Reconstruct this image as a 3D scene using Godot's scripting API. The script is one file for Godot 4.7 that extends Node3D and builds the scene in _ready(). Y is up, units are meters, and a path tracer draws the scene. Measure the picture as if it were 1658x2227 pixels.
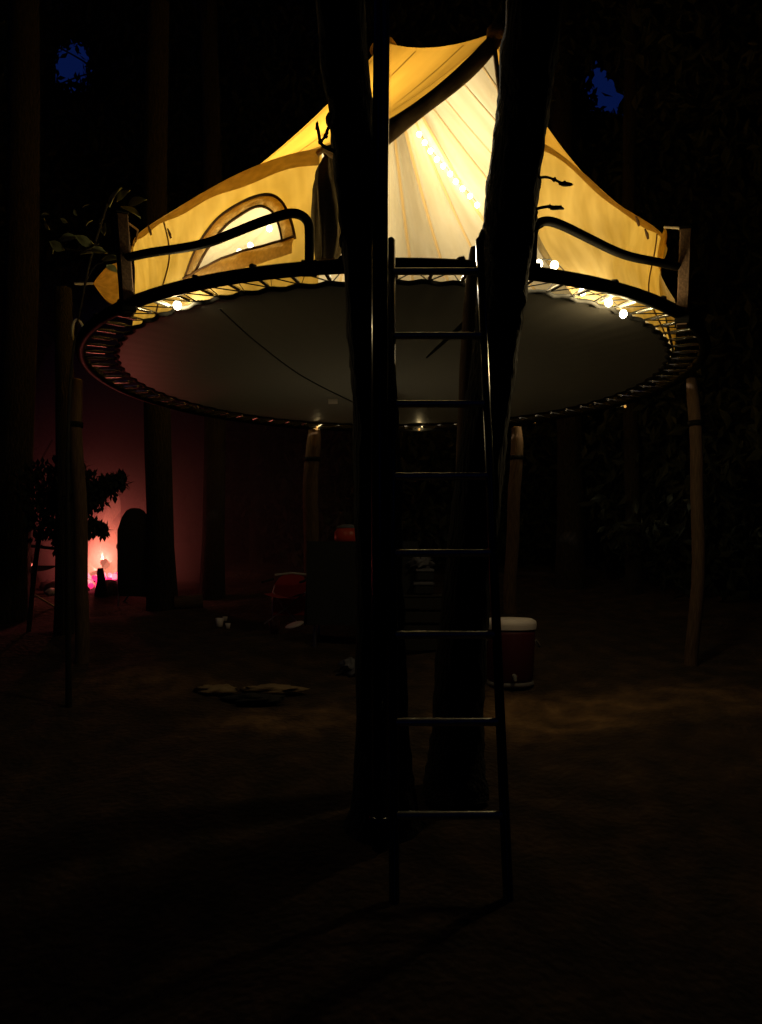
extends Node3D
# A bell tent glowing on a raised trampoline in a forest at night, seen from below.

const F := 1748.0                     # focal length of the photograph in its own pixels
const EYE := 1.6
const HORIZON := 1245.0
const DECK := 3.034                    # height of the trampoline
const TC := Vector3(0.074, 3.034, -5.88)   # its centre
const RIM := 2.13
const MAT := 1.91
const TENT := Vector3(0.12, 3.04, -5.92)
const EAVE := 1.85
const DOOR_L := -13.4
const DOOR_R := 18.4

var rng := RandomNumberGenerator.new()
var taken := {}
var M := {}
var peak: Vector3
var apex: Vector3


# ---------------------------------------------------------------- helpers
func at(px: float, py: float, d: float) -> Vector3:
	return Vector3((px - 829.0) / F * d, EYE + (HORIZON - py) / F * d, -d)


func ground_y(x: float, d: float) -> float:
	var q := clampf(d, -8.0, 35.0)
	return 0.175 * q - 0.0025 * q * q + 0.24 * clampf(d - 20.0, 0.0, 50.0) + 0.03 * sin(x * 1.7 + q * 0.9) + 0.02 * sin(x * 3.1 - q * 2.3)


func on_ground(px: float, d: float) -> Vector3:
	var x := (px - 829.0) / F * d
	return Vector3(x, ground_y(x, d), -d)


func numbered(called: String) -> String:
	if not taken.has(called):
		taken[called] = 0
		return called
	taken[called] += 1
	return "%s_%03d" % [called, taken[called]]


func tag(o: Node3D, label: String, category: String, group := "", kind := "") -> Node3D:
	if label: o.set_meta("label", label)
	if category: o.set_meta("category", category)
	if group: o.set_meta("group", group)
	if kind: o.set_meta("kind", kind)
	return o


func thing(called: String, label: String, category: String, where := Vector3.ZERO, group := "") -> Node3D:
	var o := Node3D.new()
	o.name = numbered(called)
	o.position = where
	add_child(o, true)
	tag(o, label, category, group)
	return o


func put(called: String, mesh: Mesh, material: Material, parent: Node3D = null, where := Vector3.ZERO) -> MeshInstance3D:
	var o := MeshInstance3D.new()
	o.mesh = mesh
	o.material_override = material
	o.position = where
	if parent == null:
		o.name = numbered(called)
		add_child(o, true)
	else:
		o.name = called
		var n := 0
		while parent.has_node(NodePath(o.name)):
			n += 1
			o.name = "%s_%03d" % [called, n]
		parent.add_child(o, true)
	return o


func start() -> SurfaceTool:
	var st := SurfaceTool.new()
	st.begin(Mesh.PRIMITIVE_TRIANGLES)
	return st


func done(st: SurfaceTool) -> ArrayMesh:
	st.generate_normals()
	return st.commit()


func tri(st: SurfaceTool, a: Vector3, b: Vector3, c: Vector3, ua := Vector2.ZERO, ub := Vector2.ZERO, uc := Vector2.ZERO) -> void:
	st.set_uv(ua); st.add_vertex(a)
	st.set_uv(ub); st.add_vertex(b)
	st.set_uv(uc); st.add_vertex(c)


func quad(st: SurfaceTool, a: Vector3, b: Vector3, c: Vector3, d: Vector3, u0 := Vector2.ZERO, u1 := Vector2.ONE) -> void:
	tri(st, a, b, c, u0, Vector2(u1.x, u0.y), u1)
	tri(st, a, c, d, u0, u1, Vector2(u0.x, u1.y))


# rows: Array of PackedVector3Array of equal length; keep: optional filter(i, j)
func sheet(st: SurfaceTool, rows: Array, uvs := Vector2(1, 1), keep = null, smooth := 0) -> void:
	st.set_smooth_group(smooth)
	for i in rows.size() - 1:
		var p: PackedVector3Array = rows[i]
		var q: PackedVector3Array = rows[i + 1]
		for j in p.size() - 1:
			if keep != null and not keep.call(i, j):
				continue
			var u0 := Vector2(float(i) / (rows.size() - 1) * uvs.x, float(j) / (p.size() - 1) * uvs.y)
			var u1 := Vector2(float(i + 1) / (rows.size() - 1) * uvs.x, float(j + 1) / (p.size() - 1) * uvs.y)
			quad(st, p[j], q[j], q[j + 1], p[j + 1], u0, u1)


func tube(st: SurfaceTool, pts: Array, radii: Array, n := 8, caps := true, rough := 0.0, seed_ := 0) -> void:
	var rows := []
	var side := Vector3.ZERO
	var len_ := 0.0
	var noise: FastNoiseLite
	if rough > 0.0:
		noise = FastNoiseLite.new()
		noise.seed = seed_
		noise.frequency = 1.0
	for i in pts.size():
		var a: Vector3 = pts[maxi(i - 1, 0)]
		var b: Vector3 = pts[mini(i + 1, pts.size() - 1)]
		var t := (b - a).normalized()
		if side == Vector3.ZERO:
			side = t.cross(Vector3.UP if absf(t.y) < 0.9 else Vector3.RIGHT).normalized()
		side = (side - t * side.dot(t)).normalized()
		var up := side.cross(t)
		var ring := PackedVector3Array()
		var r: float = radii[mini(i, radii.size() - 1)]
		if i > 0: len_ += (pts[i] - pts[i - 1]).length()
		for k in n + 1:
			var ang := TAU * (k % n) / n
			var rr := r
			if rough > 0.0:
				rr *= 1.0 + rough * (noise.get_noise_3d(cos(ang) * 2.2, sin(ang) * 2.2, len_ * 4.0) + 0.6 * noise.get_noise_3d(cos(ang) * 6.0 + 9.0, sin(ang) * 6.0, len_ * 13.0))
			ring.append(pts[i] + (side * cos(ang) + up * sin(ang)) * rr)
		rows.append(ring)
	sheet(st, rows, Vector2(maxf(len_, 0.01) * 2.0, 2.0))
	if caps:
		st.set_smooth_group(1)
		for e in [0, pts.size() - 1]:
			for k in n:
				if e == 0: tri(st, pts[e], rows[e][k], rows[e][k + 1])
				else: tri(st, pts[e], rows[e][k + 1], rows[e][k])


func tube_mesh(pts: Array, radii: Array, n := 8, rough := 0.0, seed_ := 0) -> ArrayMesh:
	var st := start()
	tube(st, pts, radii, n, true, rough, seed_)
	return done(st)


# profile of Vector2(radius, height), round the y axis
func lathe(profile: Array, n := 20) -> ArrayMesh:
	var st := start()
	var rows := []
	for k in n + 1:
		var a := TAU * (k % n) / n
		var row := PackedVector3Array()
		for p in profile:
			row.append(Vector3(cos(a) * p.x, p.y, sin(a) * p.x))
		rows.append(row)
	sheet(st, rows, Vector2(2, 1))
	return done(st)


func box(st: SurfaceTool, c: Vector3, s: Vector3, b := Basis(), bevel := 0.006) -> void:
	var h := s * 0.5
	st.set_smooth_group(0xFFFFFFFF)
	var e := minf(bevel, minf(h.x, minf(h.y, h.z)) * 0.5)
	var corner := func(sx: int, sy: int, sz: int, axis: int) -> Vector3:
		var v: Vector3 = Vector3(sx * (h.x - (0.0 if axis == 0 else e)), sy * (h.y - (0.0 if axis == 1 else e)), sz * (h.z - (0.0 if axis == 2 else e)))
		return c + b * v
	for axis in 3:
		for s1 in [-1, 1]:
			var k := []
			for w in [[-1, -1], [1, -1], [1, 1], [-1, 1]]:
				var sg := [0, 0, 0]
				sg[axis] = s1; sg[(axis + 1) % 3] = w[0]; sg[(axis + 2) % 3] = w[1]
				k.append(corner.call(sg[0], sg[1], sg[2], axis))
			if s1 > 0: k.reverse()
			quad(st, k[0], k[1], k[2], k[3])
	for axis in 3:                       # bevelled edges
		for sa in [-1, 1]:
			for sb in [-1, 1]:
				var k := []
				for w in [[-1, 0], [1, 0], [1, 1], [-1, 1]]:
					var sg := [0, 0, 0]
					sg[axis] = w[0]; sg[(axis + 1) % 3] = sa; sg[(axis + 2) % 3] = sb
					k.append(corner.call(sg[0], sg[1], sg[2], (axis + 1) % 3 if w[1] == 0 else (axis + 2) % 3))
				if sa * sb < 0: k.reverse()
				quad(st, k[0], k[1], k[2], k[3])


func box_mesh(s: Vector3, bevel := 0.006) -> ArrayMesh:
	var st := start()
	box(st, Vector3.ZERO, s, Basis(), bevel)
	return done(st)


func smooth_path(pts: Array, steps := 6) -> Array:
	var out := []
	for i in pts.size() - 1:
		var p0: Vector3 = pts[maxi(i - 1, 0)]
		var p3: Vector3 = pts[mini(i + 2, pts.size() - 1)]
		for k in steps:
			out.append(pts[i].cubic_interpolate(pts[i + 1], p0, p3, float(k) / steps))
	out.append(pts[-1])
	return out


func blob(r: Vector3, seed_: int, rough := 0.25, freq := 1.6, n := 14) -> ArrayMesh:
	var noise := FastNoiseLite.new()
	noise.seed = seed_
	noise.frequency = freq
	var rows := []
	for i in n + 1:
		var a := TAU * (i % n) / n
		var row := PackedVector3Array()
		for j in n / 2 + 1:
			var b := PI * j / (n / 2)
			var v: Vector3 = Vector3(sin(b) * cos(a), cos(b), sin(b) * sin(a))
			row.append(v * r * (1.0 + rough * noise.get_noise_3dv(v)))
		rows.append(row)
	var st := start()
	sheet(st, rows)
	return done(st)


# ---------------------------------------------------------------- materials
func noise_tex(freq: float, lo: Color, hi: Color, seed_ := 1, size := 256, octaves := 4) -> NoiseTexture2D:
	var n := FastNoiseLite.new()
	n.seed = seed_
	n.frequency = freq
	n.fractal_octaves = octaves
	var t := NoiseTexture2D.new()
	t.width = size; t.height = size
	t.seamless = true
	t.noise = n
	var g := Gradient.new()
	g.set_color(0, lo); g.set_color(1, hi)
	t.color_ramp = g
	return t


func lin(r: float, g: float, b: float) -> Color:
	return Color(r, g, b).linear_to_srgb()


func mat(called: String, c: Color, rough := 0.8, metal := 0.0) -> StandardMaterial3D:
	var m := StandardMaterial3D.new()
	m.resource_name = called
	m.albedo_color = c
	m.roughness = rough
	m.metallic = metal
	M[called] = m
	return m


func glow(called: String, c: Color, energy: float) -> StandardMaterial3D:
	var m := mat(called, lin(0.8, 0.8, 0.8), 0.4)
	m.emission_enabled = true
	m.emission = c
	m.emission_energy_multiplier = energy
	return m


func cloth(called: String, base: Color, through: Color, tex: Texture2D) -> StandardMaterial3D:
	var m := mat(called, base, 0.95)
	m.albedo_texture = tex
	m.backlight_enabled = true
	m.backlight = through
	return m


func materials() -> void:
	var weave := noise_tex(0.02, Color(0.86, 0.84, 0.80), Color(1, 1, 1), 5, 512, 5)
	var streak := noise_tex(0.012, Color(0.86, 0.83, 0.74), Color(1, 1, 1), 8, 512, 3)
	var soft := noise_tex(0.010, Color(0.92, 0.90, 0.85), Color(1, 1, 1), 18, 512, 3)
	cloth("roof_canvas", lin(0.82, 0.72, 0.46), Color(1.0, 0.83, 0.40), soft).uv1_scale = Vector3(0.9, 0.4, 1)
	cloth("wall_canvas", lin(0.94, 0.83, 0.53), Color(1.0, 0.885, 0.50), streak).uv1_scale = Vector3(1.1, 0.5, 1)
	cloth("band_canvas", lin(0.74, 0.60, 0.33), Color(1.0, 0.93, 0.72), weave)
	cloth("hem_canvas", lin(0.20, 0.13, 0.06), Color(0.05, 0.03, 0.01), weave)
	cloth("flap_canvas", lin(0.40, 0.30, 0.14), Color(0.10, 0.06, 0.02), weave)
	mat("seam", lin(0.42, 0.28, 0.10), 0.95)
	mat("piping", lin(0.10, 0.05, 0.02), 0.9)
	var net := mat("window_net", Color(0.95, 0.90, 0.74, 0.52), 0.8)
	net.transparency = BaseMaterial3D.TRANSPARENCY_ALPHA
	net.backlight_enabled = true
	net.backlight = Color(1.0, 0.96, 0.82)
	var jump := mat("jumping_mat", lin(0.075, 0.072, 0.066), 0.55)
	jump.backlight_enabled = true
	jump.backlight = Color(0.105, 0.101, 0.082)
	mat("webbing", lin(0.012, 0.012, 0.012), 0.8)
	mat("black_steel", lin(0.004, 0.004, 0.004), 0.55, 0.0).metallic_specular = 0.12
	mat("rim_steel", lin(0.008, 0.008, 0.008), 0.5, 0.0).metallic_specular = 0.15
	mat("spring_steel", lin(0.85, 0.85, 0.82), 0.26, 0.9)
	mat("ladder_steel", lin(0.008, 0.008, 0.008), 0.22, 0.0)
	mat("rung_steel", lin(0.42, 0.42, 0.40), 0.28, 0.8)
	mat("cord", lin(0.02, 0.02, 0.02), 0.8)
	mat("pale_strap", lin(0.45, 0.43, 0.40), 0.8)
	var bark := mat("bark", lin(0.036, 0.030, 0.024), 1.0)
	bark.albedo_texture = noise_tex(0.03, Color(0.45, 0.43, 0.4), Color(1, 1, 1), 11)
	bark.heightmap_enabled = true
	bark.heightmap_texture = noise_tex(0.035, Color(0, 0, 0), Color(1, 1, 1), 12)
	bark.heightmap_scale = 1.2
	bark.uv1_scale = Vector3(0.6, 2.0, 1)
	var wood := mat("log_wood", lin(0.17, 0.107, 0.065), 0.9)
	wood.albedo_texture = noise_tex(0.03, Color(0.55, 0.5, 0.45), Color(1, 1, 1), 14)
	wood.uv1_scale = Vector3(0.4, 3.0, 1)
	mat("cut_wood", lin(0.45, 0.30, 0.18), 0.85)
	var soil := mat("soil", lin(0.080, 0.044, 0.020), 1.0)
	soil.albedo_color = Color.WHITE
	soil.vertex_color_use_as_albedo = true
	soil.albedo_texture = noise_tex(0.02, Color(0.35, 0.33, 0.30), Color(1, 1, 1), 21, 512, 6)
	soil.heightmap_enabled = true
	soil.heightmap_texture = noise_tex(0.11, Color(0, 0, 0), Color(1, 1, 1), 22, 512, 5)
	soil.heightmap_scale = 1.6
	soil.uv1_triplanar = true
	soil.uv1_world_triplanar = true
	soil.uv1_scale = Vector3(0.35, 0.35, 0.35)
	mat("litter", lin(0.065, 0.038, 0.02), 0.95)
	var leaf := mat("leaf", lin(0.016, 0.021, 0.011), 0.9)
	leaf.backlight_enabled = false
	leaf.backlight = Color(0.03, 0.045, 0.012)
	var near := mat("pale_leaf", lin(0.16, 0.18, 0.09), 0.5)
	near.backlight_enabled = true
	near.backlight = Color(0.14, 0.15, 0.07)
	glow("bulb_glow", Color(1.0, 0.95, 0.80), 14.0)
	glow("amber_glow", Color(1.0, 0.72, 0.34), 0.7)
	glow("fill_lamp_glow", Color(1.0, 0.86, 0.58), 3.0)
	glow("ember", Color(1.0, 0.12, 0.36), 2.4)
	glow("hot_ember", Color(1.0, 0.50, 0.55), 2.2)
	glow("flame", Color(1.0, 0.42, 0.25), 0.9)
	var tf := glow("tall_flame", Color(1, 1, 1), 1.9)
	tf.albedo_color = Color(0.02, 0.01, 0.01, 0.30)
	tf.roughness = 1.0
	tf.transparency = BaseMaterial3D.TRANSPARENCY_ALPHA
	var ramp := Gradient.new()
	ramp.set_color(0, Color(1.0, 0.62, 0.48))
	ramp.set_color(1, Color(0.30, 0.10, 0.10))
	ramp.add_point(0.55, Color(0.88, 0.46, 0.34))
	var gt := GradientTexture2D.new()
	gt.gradient = ramp
	gt.width = 64
	gt.height = 4
	tf.emission = Color.BLACK
	tf.emission_texture = gt
	mat("char", lin(0.015, 0.013, 0.012), 0.9)
	var stone := mat("stone", lin(0.12, 0.11, 0.10), 0.9)
	stone.albedo_texture = noise_tex(0.04, Color(0.6, 0.6, 0.6), Color(1, 1, 1), 31)
	mat("red_plastic", lin(0.07, 0.006, 0.014), 0.6)
	mat("white_plastic", lin(0.78, 0.70, 0.68), 0.5)
	var clear := mat("red_tub", lin(0.6, 0.08, 0.05), 0.35)
	clear.backlight_enabled = true
	clear.backlight = Color(0.9, 0.25, 0.15)
	mat("pale_plastic", lin(0.09, 0.09, 0.12), 0.6)
	mat("scuffed_ring", lin(0.16, 0.15, 0.15), 0.8)
	mat("dark_cloth", lin(0.012, 0.012, 0.016), 0.95)
	mat("red_cloth", lin(0.40, 0.03, 0.035), 0.9)
	mat("pale_stone", lin(0.26, 0.18, 0.10), 0.95)
	mat("chair_cloth", lin(0.015, 0.014, 0.016), 0.95)
	mat("tube_steel", lin(0.5, 0.5, 0.5), 0.3, 1.0)


# ---------------------------------------------------------------- the tent's surfaces
func dir(deg: float) -> Vector3:
	return Vector3(sin(deg_to_rad(deg)), 0, cos(deg_to_rad(deg)))


func table(x: float, keys: Array) -> float:
	for i in keys.size() - 1:
		if x <= keys[i + 1][0]:
			var t: float = clampf((x - keys[i][0]) / (keys[i + 1][0] - keys[i][0]), 0.0, 1.0)
			t = t * t * (3.0 - 2.0 * t)
			return lerpf(keys[i][1], keys[i + 1][1], t)
	return keys[-1][1]


func eave(deg: float) -> Vector3:           # deg runs from DOOR_R round the back to 360 + DOOR_L
	var h := table(deg, [[18.0, 0.83], [43.0, 0.62], [95.0, 0.84], [140.0, 0.7], [220.0, 0.7], [265.0, 0.84], [315.0, 0.63], [347.0, 0.73]])
	return TENT + dir(deg) * EAVE + Vector3(0, h, 0)


func ridge(w: float) -> Vector3:
	return peak.lerp(apex, w) - Vector3(0, 0.24 * w * (1.0 - w), 0)


func roof(deg: float, s: float) -> Vector3:
	var w := table(deg, [[18.0, 1.0], [45.0, 1.0], [120.0, 0.0], [285.0, 0.0], [335.0, 1.0], [347.0, 1.0]])
	var a := eave(deg)
	var b := ridge(w)
	var calm := 1.0 - smoothstep(275.0, 300.0, deg)
	var sag := 0.62 * (1.0 - 0.35 * clampf((deg - 320.0) / 20.0, 0.0, 1.0)) + 0.10 * calm * sin(deg_to_rad(deg * 12.0))
	var p := a.lerp(b, s) - Vector3(0, sag * s * (1.0 - s), 0)
	var lap := pow(absf(sin(deg_to_rad(deg * 7.5))), 0.6)      # billow between the seams
	return p - dir(deg) * 0.05 * calm * lap * sin(PI * s) * (1.0 - s)


func wall(deg: float, t: float) -> Vector3:
	var q := deg
	if q < 60.0:
		q += 7.6 * pow(t / 0.85, 1.8) * clampf((60.0 - q) / 40.0, 0.0, 1.0)
	var a := eave(q)
	var b := TENT + dir(q) * 1.90 + Vector3(0, 0.015, 0)
	var fold := (0.022 * sin(deg_to_rad(q * 9.0) + t * 2.5) + 0.013 * sin(deg_to_rad(q * 27.0) + t * 6.0 + 1.5 * sin(deg_to_rad(q * 5.0))) + 0.004 * sin(deg_to_rad(q * 71.0) - t * 4.0)) * sin(PI * clampf(t * 0.9 + 0.1, 0.0, 1.0))
	return a.lerp(b, t) + dir(q) * (fold - 0.05 * sin(PI * t))


func pixel(p: Vector3) -> Vector2:
	return Vector2(829.0 + p.x / -p.z * F, HORIZON - (p.y - EYE) / -p.z * F)


func seek(px: float, py: float, surface: Callable, d0: float, d1: float) -> Vector2:
	var best := Vector2.ZERO
	var far_ := 1e9
	for step in [Vector2(2.0, 0.02), Vector2(0.2, 0.002)]:
		var c := best
		var lo := d0 if step.x > 1.0 else c.x - 2.0
		var hi := d1 if step.x > 1.0 else c.x + 2.0
		var s0 := 0.0 if step.x > 1.0 else c.y - 0.02
		var s1 := 1.0 if step.x > 1.0 else c.y + 0.02
		var a := lo
		while a <= hi:
			var s := s0
			while s <= s1:
				var d := pixel(surface.call(a, s)).distance_to(Vector2(px, py))
				if d < far_:
					far_ = d
					best = Vector2(a, s)
				s += step.y
			a += step.x
	return best


# ---------------------------------------------------------------- the scene
func _ready() -> void:
	rng.seed = 7
	var cam := Camera3D.new()
	cam.name = "camera"
	cam.position = Vector3(0, EYE, 0)
	cam.near = 0.05
	cam.far = 500.0
	cam.projection = Camera3D.PROJECTION_FRUSTUM
	cam.size = 2.0 * 0.05 * 1113.5 / F
	cam.frustum_offset = Vector2(0, 0.05 * (HORIZON - 1113.5) / F)
	add_child(cam)
	cam.current = true

	var env := Environment.new()
	env.background_mode = Environment.BG_SKY
	var sky := Sky.new()
	var sm := ProceduralSkyMaterial.new()
	sm.sky_top_color = lin(0.0014, 0.0055, 0.042)
	sm.sky_horizon_color = lin(0.0016, 0.0060, 0.042)
	sm.sky_curve = 0.15
	sm.ground_bottom_color = lin(0.0002, 0.0004, 0.002)
	sm.ground_horizon_color = lin(0.0008, 0.002, 0.010)
	sky.sky_material = sm
	env.sky = sky
	env.tonemap_mode = Environment.TONE_MAPPER_LINEAR
	env.tonemap_exposure = 1.0
	env.sdfgi_enabled = true
	env.ssao_enabled = true
	env.ssil_enabled = true
	env.volumetric_fog_enabled = true
	env.volumetric_fog_density = 0.0
	var we := WorldEnvironment.new()
	we.name = "world_environment"
	we.environment = env
	add_child(we)

	peak = at(836, 92, 5.95)
	apex = at(1072, 72, 4.5)
	materials()
	build_ground()
	build_trampoline()
	build_posts()
	build_tent()
	build_lights()
	build_ladder_and_rails()
	build_near_trees()
	build_forest()
	build_fire()
	build_camp()


func lamp(parent: Node3D, where: Vector3, c: Color, energy: float, size: float) -> void:
	var l := OmniLight3D.new()
	l.name = "light"
	l.light_color = c
	l.light_energy = energy
	l.light_size = size
	l.omni_range = 40.0
	l.omni_attenuation = 2.0
	l.shadow_enabled = true
	l.position = where
	parent.add_child(l, true)


func build_ground() -> void:
	var ds := []
	var d := -60.0
	while d < 150.0:
		ds.append(d)
		d += 0.11 if d > 1.5 and d < 7.0 else (0.22 if d < 12.0 and d >= 7.0 else (1.0 if d > -4.0 and d < 40.0 else 10.0))
	var xs := []
	var x := -120.0
	while x < 120.0:
		xs.append(x)
		x += 0.11 if absf(x) < 3.0 else 0.22 if absf(x) < 6.0 else (1.0 if absf(x) < 20.0 else 10.0)
	var n := FastNoiseLite.new()
	n.seed = 4
	n.frequency = 1.1
	var light_pools := [[1.0, 4.75, 0.75, 0.42, 1.0], [1.7, 4.9, 0.8, 0.4, 0.5], [-0.6, 4.62, 0.55, 0.3, 0.6], [-1.55, 5.25, 0.6, 0.35, 0.5]]  # pools of light, painted into the soil colour as paler patches
	var tint := []
	var rows := []
	for a in xs:
		var row := PackedVector3Array()
		for b in ds:
			row.append(Vector3(a, ground_y(a, b) + 0.035 * n.get_noise_2d(a, b), -b))
		rows.append(row)
	var st := start()
	st.set_smooth_group(0)
	for i in rows.size() - 1:
		for j in ds.size() - 1:
			for k in [[0, 0], [1, 0], [1, 1], [0, 0], [1, 1], [0, 1]]:
				var v: Vector3 = rows[i + k[0]][j + k[1]]
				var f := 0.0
				for q in light_pools:
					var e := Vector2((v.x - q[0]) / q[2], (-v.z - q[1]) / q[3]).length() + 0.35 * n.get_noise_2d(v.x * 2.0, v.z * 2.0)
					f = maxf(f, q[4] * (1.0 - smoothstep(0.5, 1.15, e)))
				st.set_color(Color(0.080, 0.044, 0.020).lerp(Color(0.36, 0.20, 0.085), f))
				st.add_vertex(v)
	tag(put("ground", done(st), M.soil), "dark forest soil with pools of light painted in as paler patches, sloping up towards the camp fire", "ground", "", "structure")


func ring_point(r: float, a: float, dy := 0.0) -> Vector3:
	return TC + Vector3(cos(a) * r, dy, sin(a) * r)


func build_trampoline() -> void:
	var o := thing("trampoline", "large round black trampoline raised on log posts as the deck under the tent", "trampoline", TC)
	var pts := []
	for i in 121:
		pts.append(ring_point(RIM, TAU * i / 120.0) - TC)
	put("rim", tube_mesh(pts, [0.034], 12), M.rim_steel, o)
	# the mat, its edge gently scalloped where the springs pull
	var rows := []
	for i in 385:
		var a := TAU * (i % 384) / 384.0
		var row := PackedVector3Array()
		for j in 17:
			var s := j / 16.0
			var r := s * (MAT + 0.012 * cos(a * 76.0) * s)
			row.append(Vector3(cos(a) * r, -0.07 * (1.0 - s * s), sin(a) * r))
		rows.append(row)
	var st := start()
	sheet(st, rows, Vector2(1, 1))
	put("jumping_mat", done(st), M.jumping_mat, o)
	var edge := []
	for i in 385:
		var a := TAU * (i % 384) / 384.0
		edge.append(Vector3(cos(a), 0, sin(a)) * (MAT + 0.012 * cos(a * 76.0)) + Vector3(0, 0.004 * sin(a * 76.0), 0))
	put("mat_edge_webbing", tube_mesh(edge, [0.013], 6), M.webbing, o)
	# one spring along +x, shared by all
	var sp := start()
	var coil := []
	var rad := []
	for k in 41:
		coil.append(Vector3(-0.050 + 0.115 * k / 40.0, 0, 0))
		rad.append(0.0108 if k % 2 == 0 else 0.0098)
	tube(sp, coil, rad, 8)
	tube(sp, [Vector3(0.065, 0.0, 0), Vector3(0.078, 0.008, 0), Vector3(0.092, 0.022, 0), Vector3(0.104, 0.020, 0)], [0.0035], 5)
	tube(sp, [Vector3(-0.050, 0, 0), Vector3(-0.075, 0.004, 0), Vector3(-0.108, 0.0, 0)], [0.0035], 5)
	var spring := done(sp)
	for i in 76:
		var a := TAU * i / 76.0
		var b := Basis(Vector3.UP, -a)
		var s := put("spring", spring, M.spring_steel, o)
		s.transform = Transform3D(b * Basis(Vector3.RIGHT, rng.randf_range(-0.3, 0.3)), Vector3(cos(a), 0, sin(a)) * (2.028 + rng.randf_range(-0.004, 0.004)))
	# thin cord laced in a zigzag between rim and mat, turning where each spring is hooked in
	var lace := []
	for i in 153:
		var a := TAU * i / 152.0
		lace.append(Vector3(cos(a), 0, sin(a)) * ((RIM - 0.015) if i % 2 else (MAT + 0.012)) + Vector3(0, -0.02 if i % 2 else 0.004, 0))
	put("lacing_cord", tube_mesh(lace, [0.0036], 5), M.cord, o)
	# knots of cord round the rim
	for i in 30:
		var a := TAU * (i + 0.2 * sin(i * 2.4)) / 30.0
		var k := put("cord_knot", blob(Vector3(0.022, 0.016, 0.022), i, 0.5, 2.0, 8), M.cord, o)
		k.position = Vector3(cos(a) * RIM, 0.033, sin(a) * RIM)
	# dark cord added to draw a shadow line across the mat; small pale tag
	var shadow_path := []
	for q in [[478, 688, 4.33], [560, 728, 4.86], [660, 775, 5.6], [770, 826, 6.45]]:
		var p := at(q[0], q[1], q[2]) - TC
		shadow_path.append(Vector3(p.x, -0.072 * (1.0 - Vector2(p.x, p.z).length_squared() / (MAT * MAT)) - 0.008, p.z))
	put("shadow_line", tube_mesh(smooth_path(shadow_path), [0.0045], 6), M.cord, o)
	put("care_tag", box_mesh(Vector3(0.075, 0.045, 0.006), 0.002), M.white_plastic, o, Vector3(-0.45, -0.095, -0.40))


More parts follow.
